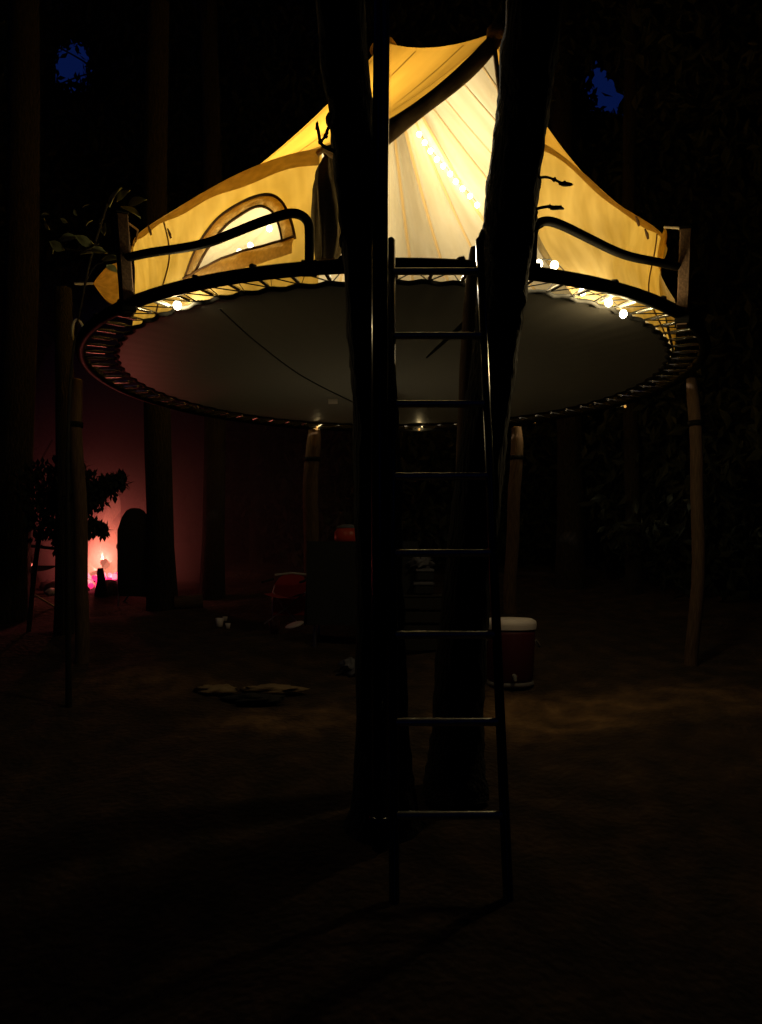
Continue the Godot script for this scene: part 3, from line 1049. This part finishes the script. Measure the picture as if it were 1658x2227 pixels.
func build_forest() -> void:
	var spray := spray_mesh(3)
	crown(get_node("left_tree"), spray, at(700, -900, 3.32) - get_node("left_tree").position + Vector3(-1.0, 3.0, 1.5), Vector3(4.0, 2.0, 5.0), 5200, [])
	crown(get_node("right_tree"), spray, at(1240, -900, 3.62) - get_node("right_tree").position + Vector3(1.5, 3.2, 1.5), Vector3(4.0, 2.0, 5.0), 5200, [])
	var gaps := []
	for q in [[152, 148, 0.44], [35, 225, 0.02], [60, 235, -0.08], [1306, 172, 0.32], [1322, 218, 0.38], [1360, 30, 0.0], [1330, 40, -0.1], [175, 190, 0.12], [780, 80, -0.22], [440, 60, -0.22], [240, 250, -0.22], [90, 300, -0.2], [1480, 300, -0.24]]:
		gaps.append(Vector3((q[0] - 829.0) / F * 14.0, (HORIZON - q[1]) / F * 14.0, q[2]))
	# [px, depth, trunk width in metres, crown height, crown radius, label]
	var list := [
		[462, 9.0, 0.24, 9.6, 2.3, "reddish lit trunk standing behind the tent's left roof slope"],
		[1232, 9.6, 0.30, 10.4, 2.6, "mossy tree behind the tent's right roof slope"],
		[1372, 8.8, 0.16, 9.6, 2.2, "slim tree seen under the right half of the trampoline"],
		[352, 8.0, 0.26, 9.5, 2.2, "black tree silhouetted just right of the camp fire, behind the trampoline"],
		[478, 11.5, 0.16, 10.5, 2.6, "slim tree behind the camp, left of the far left post"],
		[562, 12.2, 0.15, 10.8, 2.6, "slim tree behind the camp close to the far left post"],
		[20, 7.5, 0.32, 8.4, 2.6, "thick dark tree at the left edge behind the camp chair"],
		[1720, 8.6, 0.34, 9.4, 2.6, "thick dark tree at the right edge of the clearing"],
		[1580, 10.5, 0.24, 6.4, 2.8, "dark tree beyond the pale right post"],
		[275, 13.5, 0.26, 7.0, 3.0, "dark tree far behind the fire"],
		[690, 13.0, 0.30, 7.5, 3.0, "tall tree straight behind the tent, left of its peak"],
		[960, 14.0, 0.30, 8.0, 3.2, "tall tree straight behind the tent, right of its peak"],
		[1130, 15.0, 0.28, 8.0, 3.2, "tall tree far behind the right-hand trunk"],
		[1450, 14.5, 0.30, 7.5, 3.2, "dark tree far beyond the right rail post"],
		[820, 17.0, 0.36, 9.0, 3.6, "big tree farthest back behind the ladder"],
		[400, 17.5, 0.32, 9.0, 3.6, "big tree farthest back on the left"],
		[1245, 18.0, 0.32, 9.0, 3.6, "big tree farthest back on the right"],
		[100, 17.0, 0.32, 9.0, 3.6, "big tree farthest back at the left edge"],
		[1600, 18.0, 0.34, 9.0, 3.6, "big tree farthest back at the right edge"],
	]
	for i in list.size():
		var q: Array = list[i]
		var base := on_ground(q[0], q[1])
		var o := thing("forest_tree", q[5], "tree", base, "trees around the camp")
		var pts := []
		var rad := []
		var lean := rng.randf_range(-0.03, 0.03)
		for k in 13:
			var t := k / 12.0
			pts.append(Vector3(lean * t * 8.0 + 0.05 * sin(t * 6.0 + i), lerpf(-0.3, q[3] + 1.5, t), 0.05 * cos(t * 5.0 + i)))
			rad.append(q[2] * 0.5 * (1.35 if k == 0 else 1.08 - 0.45 * t))
		put("trunk", tube_mesh(pts, rad, 12, 0.10, 100 + i), M.bark, o)
		for k in 3:
			var h := int(7 + k * 2)
			var ang := rng.randf() * TAU
			put("limb", tube_mesh(smooth_path([pts[h], pts[h] + Vector3(cos(ang) * 0.7, 0.5, sin(ang) * 0.7), pts[h] + Vector3(cos(ang) * 1.6, 0.9, sin(ang) * 1.6)]), [q[2] * 0.16, q[2] * 0.12, q[2] * 0.05], 7, 0.15, i * 7 + k), M.bark, o)
		crown(o, spray, Vector3(pts[9].x, q[3] + 0.4, 0), Vector3(q[4], q[4] * (0.95 if q[1] < 12.5 else 1.3), q[4]), int((260 if q[1] < 12.5 else 380) * q[4] * q[4]), gaps)
	var sn := thing("tree_snag", "short reddish brown broken trunk at the trampoline's left end", "stump", on_ground(140, 6.6))
	put("trunk", tube_mesh(smooth_path([Vector3(0, -0.2, 0), at(141, 900, 6.6) - sn.position, at(139, 720, 6.6) - sn.position, at(137, 628, 6.6) - sn.position]), [0.085, 0.08, 0.075, 0.07], 12, 0.15, 61), M.bark, sn)
	# the forest goes on beside and behind the clearing
	for i in 11:
		var a := deg_to_rad(38.0 + i * 28.4)
		var rr := 10.0 + 1.5 * sin(i * 2.3)
		var base := Vector3(sin(a) * rr, 0, -4.0 - cos(a) * rr)
		base.y = ground_y(base.x, -base.z)
		var o := thing("forest_tree", ["dark tree off the right edge of the clearing, nearest the right rim", "dark tree off the right edge, second round from the rim", "dark tree off the right edge, third round from the rim", "dark tree behind the viewer, rightmost there", "dark tree behind the viewer, second from the right", "dark tree straight behind the viewer", "dark tree behind the viewer, second from the left", "dark tree behind the viewer, leftmost there", "dark tree off the left edge, farthest from the fire", "dark tree off the left edge, second nearest the fire", "dark tree off the left edge, nearest the fire"][i], "tree", base, "trees around the camp out of the picture")
		put("trunk", tube_mesh([Vector3(0, -0.3, 0), Vector3(0.05, 2.5, 0.03), Vector3(0, 7.5, 0)], [0.2, 0.15, 0.08], 10, 0.1, 300 + i), M.bark, o)
		crown(o, spray, Vector3(0, 5.0, 0), Vector3(3.4, 4.8, 3.4), 4200, gaps)
	# undergrowth that closes the view between the trunks
	var brush := [
		[90, 15.0, 2.2, "dark thicket behind the fire at the left edge"], [735, 11.5, 2.0, "dark thicket between the camp table and the far posts"], [1180, 12.5, 2.0, "dark thicket right of the far right post"], [1450, 12.0, 2.0, "dark thicket left of the pale right post"], [620, 15.5, 2.2, "dark thicket behind the camp table"], [1000, 16.0, 2.2, "dark thicket behind the ladder"],
		[1330, 13.0, 2.0, "dark thicket behind the round red cooler"], [1560, 12.0, 2.0, "dark thicket at the right edge behind the pale post"], [380, 16.5, 2.2, "dark thicket far behind the fire"],
		[-60, 14.5, 3.4, "tall dark bush at the left edge level with the trampoline"], [1640, 11.5, 3.2, "tall dark bush at the right edge level with the trampoline"],
		[-60, 9.0, 1.5, "dark bush at the left edge beside the camp chair"], [1700, 9.0, 1.6, "dark bush at the right edge of the clearing"],
	]
	for q in brush:
		var base := on_ground(q[0], q[1])
		var o := thing("undergrowth_bush", q[3], "bush", base, "undergrowth around the clearing")
		for k in 5:
			var a := k * 1.3
			put("stem", tube_mesh([Vector3(0, -0.1, 0), Vector3(cos(a) * 0.4, 0.8, sin(a) * 0.4), Vector3(cos(a) * 0.9, 1.7, sin(a) * 0.9)], [0.03, 0.02, 0.01], 6), M.bark, o)
		crown(o, spray, Vector3(0, q[2] * 0.75, 0), Vector3(q[2] * 1.25, q[2], q[2]), int(330 * q[2]), [])


func build_fire() -> void:
	var base := on_ground(226, 9.3)
	var o := thing("campfire", "camp fire of glowing pink embers and burning logs at the left", "campfire", base)
	for i in 11:
		var a := TAU * i / 11.0
		put("ring_stone", blob(Vector3(0.12, 0.06 + 0.02 * (i % 3), 0.10), 200 + i, 0.5), M.stone, o, Vector3(cos(a) * 0.58, 0.0 if sin(a) > 0.0 else 0.06, sin(a) * 0.58))
	for q in [[-0.22, 0.10, 0.05, 0.5, 0.32], [0.20, 0.14, 0.0, -0.7, 0.30], [0.02, 0.22, -0.1, 1.4, 0.30], [0.18, 0.06, 0.2, 2.4, 0.22]]:
		var v: Vector3 = Vector3(cos(q[3]), 0.25, sin(q[3])).normalized() * q[4]
		var c := Vector3(q[0], q[1], q[2])
		put("burning_log", tube_mesh([c - v, c, c + v], [0.05, 0.055, 0.045], 9, 0.2, int(q[4] * 100)), M.char, o)
	for i in 46:
		var p := Vector3(rng.randf_range(-0.30, 0.36), rng.randf_range(0.02, 0.16), rng.randf_range(0.05, 0.40))
		put("ember", blob(Vector3.ONE * rng.randf_range(0.02, 0.05), 300 + i, 0.7, 2.0, 8), M.ember if i % 3 else M.hot_ember, o, p)
	var f := start()
	for q in [[0.0, 0.0, 0.38, 0.08], [0.11, 0.06, 0.28, 0.06], [-0.12, 0.03, 0.24, 0.06], [0.15, -0.05, 0.20, 0.05]]:
		var pts := []
		var rad := []
		for k in 9:
			var t := k / 8.0
			pts.append(Vector3(q[0] + 0.03 * sin(t * 6.0 + q[0] * 9.0), 0.05 + t * q[2], q[1]))
			rad.append(maxf(0.002, q[3] * sin(PI * pow(0.12 + 0.88 * t, 0.55))))
		tube(f, pts, rad, 9, false, 0.2, int(q[2] * 100))
	var fm := put("flame", done(f), M.flame, o)
	lamp(fm, Vector3(0, 0.34, 0), Color(1.0, 0.46, 0.40), 3.6, 0.08)
	for q in [[0.02, 0.12, 1.05, 0.17, 0.0], [0.12, 0.05, 0.85, 0.14, 1.3], [-0.12, 0.02, 0.70, 0.13, 2.1], [0.20, 0.0, 0.62, 0.11, 3.4], [-0.02, -0.08, 1.25, 0.15, 4.2], [-0.24, 0.04, 0.42, 0.10, 5.0]]:
		var rows := []
		for k in 17:
			var t := k / 16.0
			var rad: float = q[3] * maxf(0.03, sin(PI * pow(0.16 + 0.84 * t, 0.6)))
			var ring := PackedVector3Array()
			for a in 17:
				var an := TAU * (a % 16) / 16.0
				var w := 1.0 + 0.22 * sin(an * 3.0 + t * 7.0 + q[4]) + 0.12 * sin(an * 5.0 - t * 11.0)
				ring.append(Vector3(q[0] + 0.07 * t * sin(t * 5.0 + q[4]) + 0.10 * t * t + cos(an) * rad * w, 0.04 + t * q[2], q[1] + sin(an) * rad * w))
			rows.append(ring)
		var st2 := start()
		sheet(st2, rows, Vector2(1, 1))
		put("flame_tongue", done(st2), M.tall_flame, o)
	# smoke
	var smoke := [
		["smoke_plume", "orange lit column of smoke rising from the camp fire", Vector3(0.10, 1.2, -0.1), Vector3(1.2, 3.8, 1.1), 1.0],
		["smoke_veil", "wider thinner veil of pink lit smoke round the column over the fire", Vector3(0.15, 1.3, -0.2), Vector3(2.2, 4.4, 2.0), 0.55],
		["smoke_haze", "thin reddish smoke drifting over the camp behind the fire", Vector3(0.5, 1.6, -0.6), Vector3(5.0, 5.0, 3.5), 0.07],
	]
	for q in smoke:
		var v := FogVolume.new()
		v.shape = RenderingServer.FOG_VOLUME_SHAPE_ELLIPSOID
		v.size = q[3]
		v.position = base + q[2]
		var fmz := FogMaterial.new()
		fmz.albedo = Color(0.9, 0.85, 0.85)
		fmz.density = q[4]
		v.material = fmz
		v.name = q[0]
		add_child(v, true)
		tag(v, q[1], "smoke", "", "stuff")
	# charred stub in front of the embers
	var st := thing("charred_stub", "short charred log standing upright in front of the embers", "log", on_ground(221, 8.6))
	put("log", tube_mesh([Vector3(0, -0.1, 0), Vector3(0, 0.06, 0), Vector3(0.0, 0.16, 0), Vector3(-0.01, 0.26, 0), Vector3(-0.01, 0.30, 0)], [0.08, 0.07, 0.045, 0.035, 0.028], 12, 0.2, 8), M.char, st)
	# dark shrub, also standing in for black smoke left of the fire
	var b := thing("shrub_for_smoke", "black silhouetted shrub standing in for dark smoke over the left of the fire", "shrub", on_ground(60, 6.7))
	put("stem", tube_mesh(smooth_path([Vector3(0, -0.1, 0), at(90, 1150, 6.7) - b.position, at(150, 1050, 6.7) - b.position]), [0.04, 0.02], 7), M.bark, b)
	var cl := start()
	for q in [[150, 1030, 0.17], [205, 1062, 0.12], [240, 1055, 0.085], [262, 1046, 0.055], [210, 1085, 0.09], [150, 1085, 0.17], [170, 1130, 0.12], [205, 1150, 0.06], [224, 1155, 0.035], [110, 1130, 0.22], [150, 1180, 0.14], [90, 1060, 0.2]]:
		var ctr := at(q[0], q[1], 6.7) - b.position
		for k in int(2600 * q[2]):
			var v: Vector3 = Vector3(rng.randfn(), rng.randfn(), rng.randfn()).normalized() * q[2] * pow(rng.randf(), 0.4)
			var bb := Basis.from_euler(Vector3(rng.randf() * TAU, rng.randf() * TAU, 0))
			var l := rng.randf_range(0.025, 0.045)
			tri(cl, ctr + v, ctr + v + bb * Vector3(l * 0.5, 0, l), ctr + v + bb * Vector3(0, 0, l * 2.0))
			tri(cl, ctr + v, ctr + v + bb * Vector3(0, 0, l * 2.0), ctr + v + bb * Vector3(-l * 0.5, 0, l))
	var fo := put("foliage", done(cl), M.leaf, b)
	fo.set_meta("kind", "stuff")


func camp_chair(label: String, where: Vector3, turn: float, back_h: float, w: float, fabric := "chair_cloth") -> Node3D:
	var o := thing("camp_chair", label, "chair", where, "folding camp chairs round the fire")
	o.rotation.y = turn
	var hw := w * 0.5
	for s in [-1, 1]:
		put("leg", tube_mesh([Vector3(s * hw, 0, 0.22), Vector3(-s * hw * 0.2, 0.24, 0.0), Vector3(-s * hw, 0.44, -0.2)], [0.010], 7), M.tube_steel, o)
		put("back_tube", tube_mesh([Vector3(s * hw, 0.0, -0.2), Vector3(s * hw, 0.42, -0.2), Vector3(s * hw * 0.97, back_h * 0.76, -0.285)], [0.010], 7), M.tube_steel, o)
		put("arm", tube_mesh([Vector3(s * hw, 0.62, -0.22), Vector3(s * (hw + 0.02), 0.60, 0.0), Vector3(s * (hw + 0.02), 0.58, 0.24)], [0.016], 7), M.chair_cloth, o)
	var rows := []
	for i in 9:
		var u := (i - 4) / 4.0
		var row := PackedVector3Array()
		for j in 9:
			var t := j / 8.0
			var round_ := 1.0 - 0.22 * pow(absf(u), 3.0)
			row.append(Vector3(u * hw, lerpf(0.10, back_h * round_, t), -0.20 - 0.11 * t - 0.04 * (1.0 - u * u)))
		rows.append(row)
	for i in 9:
		var k := 8 - i
		var row := PackedVector3Array()
		for j in 9:
			row.append(rows[k][j] + Vector3(0, 0, 0.012))
		rows.append(row)
	var st := start()
	sheet(st, rows)
	put("back", done(st), M[fabric], o)
	rows = []
	for i in 9:
		var u := (i - 4) / 4.0
		var row := PackedVector3Array()
		for j in 7:
			row.append(Vector3(u * hw, 0.42 - 0.06 * (1.0 - u * u), lerpf(-0.22, 0.24, j / 6.0)))
		rows.append(row)
	st = start()
	sheet(st, rows)
	put("seat", done(st), M[fabric], o)
	return o


func build_camp() -> void:
	camp_chair("black high-backed camp chair seen from behind, right of the fire", on_ground(298, 8.3), PI + 0.25, 0.98, 0.34)
	camp_chair("folding camp chair at the left edge, one metal tube catching the firelight", on_ground(45, 7.8), 1.0, 0.72, 0.5)
	# round red drinks cooler
	var c := thing("drinks_cooler", "round dark red drinks cooler with a white lid, on the ground right of the ladder", "cooler", on_ground(1110, 5.3))
	put("drum", lathe([Vector2(0.0, 0.03), Vector2(0.140, 0.03), Vector2(0.150, 0.05), Vector2(0.163, 0.34), Vector2(0.160, 0.37), Vector2(0.0, 0.37)], 28), M.red_plastic, c)
	put("lid", lathe([Vector2(0.168, 0.372), Vector2(0.172, 0.40), Vector2(0.168, 0.425), Vector2(0.14, 0.44), Vector2(0.05, 0.446), Vector2(0.0, 0.446)], 28), M.white_plastic, c)
	put("base_ring", lathe([Vector2(0.0, 0.0), Vector2(0.150, 0.0), Vector2(0.156, 0.012), Vector2(0.152, 0.030), Vector2(0.0, 0.030)], 28), M.scuffed_ring, c)
	put("spigot", tube_mesh([Vector3(0, 0.08, 0.15), Vector3(0, 0.08, 0.19), Vector3(0, 0.05, 0.20)], [0.014, 0.014, 0.01], 8), M.scuffed_ring, c)
	for s in [-1, 1]:
		put("handle", tube_mesh(smooth_path([Vector3(s * 0.16, 0.30, -0.05), Vector3(s * 0.19, 0.26, -0.02), Vector3(s * 0.19, 0.26, 0.02), Vector3(s * 0.16, 0.30, 0.05)]), [0.008], 6), M.scuffed_ring, c)
	# table under a dark cloth
	var tb := on_ground(790, 6.6)
	var t := thing("camp_table", "folding camp table under a black cloth, behind the left tree", "table", tb)
	var ty := 0.80
	var topm := start()
	box(topm, Vector3(0, ty, 0), Vector3(0.86, 0.03, 0.5), Basis(), 0.006)
	put("tabletop", done(topm), M.dark_cloth, t)
	for sx in [-1, 1]:
		for sz in [-1, 1]:
			put("leg", tube_mesh([Vector3(sx * 0.38, -0.1, sz * 0.2), Vector3(sx * 0.38, ty - 0.01, sz * 0.2)], [0.014], 8), M.tube_steel, t)
	var rows := []
	for i in 81:
		var u := i / 80.0 * 4.0
		var e := int(u) % 4
		var f := u - int(u)
		var cs := [Vector2(-0.44, 0.26), Vector2(0.44, 0.26), Vector2(0.44, -0.26), Vector2(-0.44, -0.26), Vector2(-0.44, 0.26)]
		var p: Vector2 = cs[e].lerp(cs[e + 1], f)
		var row := PackedVector3Array()
		for j in 5:
			var s := j / 4.0
			var k := 1.0 + 0.06 * s * sin(i * 0.9) * s
			row.append(Vector3(p.x * k, ty + 0.018 - s * 0.66, p.y * k))
		rows.append(row)
	var st := start()
	sheet(st, rows)
	tag(put("tablecloth", done(st), M.dark_cloth, null, tb), "black cloth hanging over the sides of the camp table", "tablecloth")
	var top_at := func(px: float, dz: float) -> Vector3:
		return Vector3((px - 829.0) / F * (6.6 - dz), tb.y + ty + 0.017, -6.6 + dz)
	var tub := thing("red_tub", "translucent red tub catching firelight on the black table, left of the tree", "tub", top_at.call(757, 0.1))
	put("body", lathe([Vector2(0.0, 0.0), Vector2(0.095, 0.0), Vector2(0.11, 0.02), Vector2(0.108, 0.08), Vector2(0.09, 0.11), Vector2(0.0, 0.11)], 20), M.red_tub, tub)
	put("lid", lathe([Vector2(0.096, 0.111), Vector2(0.09, 0.128), Vector2(0.04, 0.142), Vector2(0.0, 0.145)], 20), M.pale_plastic, tub)
	tag(put("glass_jar", lathe([Vector2(0.0, 0.0), Vector2(0.028, 0.0), Vector2(0.03, 0.05), Vector2(0.02, 0.06), Vector2(0.0, 0.06)], 14), M.pale_plastic, null, top_at.call(787, 0.15)), "small pale jar beside the red tub on the black table", "jar")
	# stacked tubs on a dark crate
	var cr := on_ground(924, 6.3)
	var crate := thing("dark_crate", "dark slatted crate behind the ladder, carrying the stacked food tubs", "crate", cr)
	for k in 4:
		for s in [-1, 1]:
			put("slat", box_mesh(Vector3(0.36, 0.085, 0.014)), M.char, crate, Vector3(0, 0.06 + k * 0.105, s * 0.15))
			put("slat", box_mesh(Vector3(0.014, 0.085, 0.28)), M.char, crate, Vector3(s * 0.173, 0.06 + k * 0.105, 0))
	put("lid_board", box_mesh(Vector3(0.38, 0.016, 0.33)), M.char, crate, Vector3(0, 0.43, 0))
	var tubs := thing("food_tubs", "two stacked dark food tubs with pale lids behind the ladder's middle rungs", "tubs", cr + Vector3(-0.01, 0.439, 0.0))
	for k in 2:
		put("tub", box_mesh(Vector3(0.15 - 0.01 * k, 0.07, 0.12), 0.012), M.dark_cloth, tubs, Vector3(0.01 * k, 0.037 + 0.104 * k, 0))
		put("lid", box_mesh(Vector3(0.165 - 0.02 * k, 0.028, 0.132), 0.008), M.pale_plastic, tubs, Vector3(0.01 * k, 0.087 + 0.104 * k, 0))
	tag(put("tea_towel", blob(Vector3(0.085, 0.055, 0.06), 17, 1.3, 2.2, 22), M.pale_plastic, null, cr + Vector3(-0.03, 0.439 + 0.25, 0.0)), "crumpled pale tea towel on top of the stacked food tubs", "towel")
	var low := camp_chair("low dark red camp chair with a pink lit top edge, left of the black table", on_ground(622, 7.5), -0.15, 0.70, 0.50, "red_cloth")
	low.scale = Vector3.ONE * 0.66
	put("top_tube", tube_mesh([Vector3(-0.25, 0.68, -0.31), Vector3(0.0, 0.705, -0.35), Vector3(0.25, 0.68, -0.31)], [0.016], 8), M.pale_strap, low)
	var fs := [[470, 5.12, 0.12, 0.10, "squarish pale flat stone left of the dark stone on the ground"], [590, 5.22, 0.19, 0.07, "long pale flat stone behind the dark stone on the ground"], [556, 5.0, 0.17, 0.10, "black flat stone between the two pale flat stones on the ground"]]
	for i in 3:
		var q: Array = fs[i]
		var f := on_ground(q[0], q[1])
		tag(put("flat_stone", blob(Vector3(q[2], 0.028, q[3]), 60 + i, 0.8, 1.9, 22), M.char if i == 2 else M.pale_stone, null, f + Vector3(0, 0.025, 0)), q[4], "stone", "flat stones on the ground")
	var cup := thing("red_cup", "round red cup lying in front of the low red chair", "cup", on_ground(597, 7.0))
	put("body", lathe([Vector2(0.0, 0.0), Vector2(0.034, 0.0), Vector2(0.05, 0.11), Vector2(0.047, 0.11), Vector2(0.032, 0.006), Vector2(0.0, 0.006)], 18), M.red_plastic, cup)
	var plate := thing("paper_plate", "white paper plate tilted on the ground right of the red cup", "plate", on_ground(642, 7.0) + Vector3(0, 0.05, 0))
	var pm := put("disc", lathe([Vector2(0.0, 0.0), Vector2(0.06, 0.002), Vector2(0.085, 0.014), Vector2(0.0835, 0.016), Vector2(0.0, 0.006)], 22), M.white_plastic, plate)
	pm.rotation = Vector3(0.25, 0, 0.25)
	var lg := on_ground(412, 8.0)
	tag(put("firewood_log", tube_mesh([Vector3(-0.14, 0.07, 0.02), Vector3(0.0, 0.075, 0), Vector3(0.13, 0.085, -0.02)], [0.062, 0.066, 0.068], 12, 0.12, 9), M.log_wood, null, lg), "short firewood log lying on the ground, glowing dull pink from the fire", "log")
	for q in [[478, 7.3, "white cup, largest of three near the firewood log", 1.3], [490, 7.5, "small white cup behind the largest of the three", 0.8], [496, 7.25, "small white cup to the right of the largest of the three", 0.8]]:
		var w := thing("white_cup", q[2], "cup", on_ground(q[0], q[1]), "white cups on the ground")
		put("body", lathe([Vector2(0.0, 0.0), Vector2(0.022 * q[3], 0.0), Vector2(0.03 * q[3], 0.06 * q[3]), Vector2(0.028 * q[3], 0.06 * q[3]), Vector2(0.02 * q[3], 0.005), Vector2(0.0, 0.005)], 14), M.white_plastic, w)
	tag(put("crumpled_bag", blob(Vector3(0.09, 0.05, 0.08), 91, 1.4, 2.4, 22), M.pale_plastic, null, on_ground(764, 5.75) + Vector3(0, 0.04, 0)), "crumpled pale bag on the ground at the left tree's foot", "bag")
	tag(put("pale_stone", blob(Vector3(0.07, 0.04, 0.05), 95, 0.5), M.white_plastic, null, on_ground(112, 8.6) + Vector3(0, 0.03, 0)), "small pale stone on the ground left of the fire", "stone")
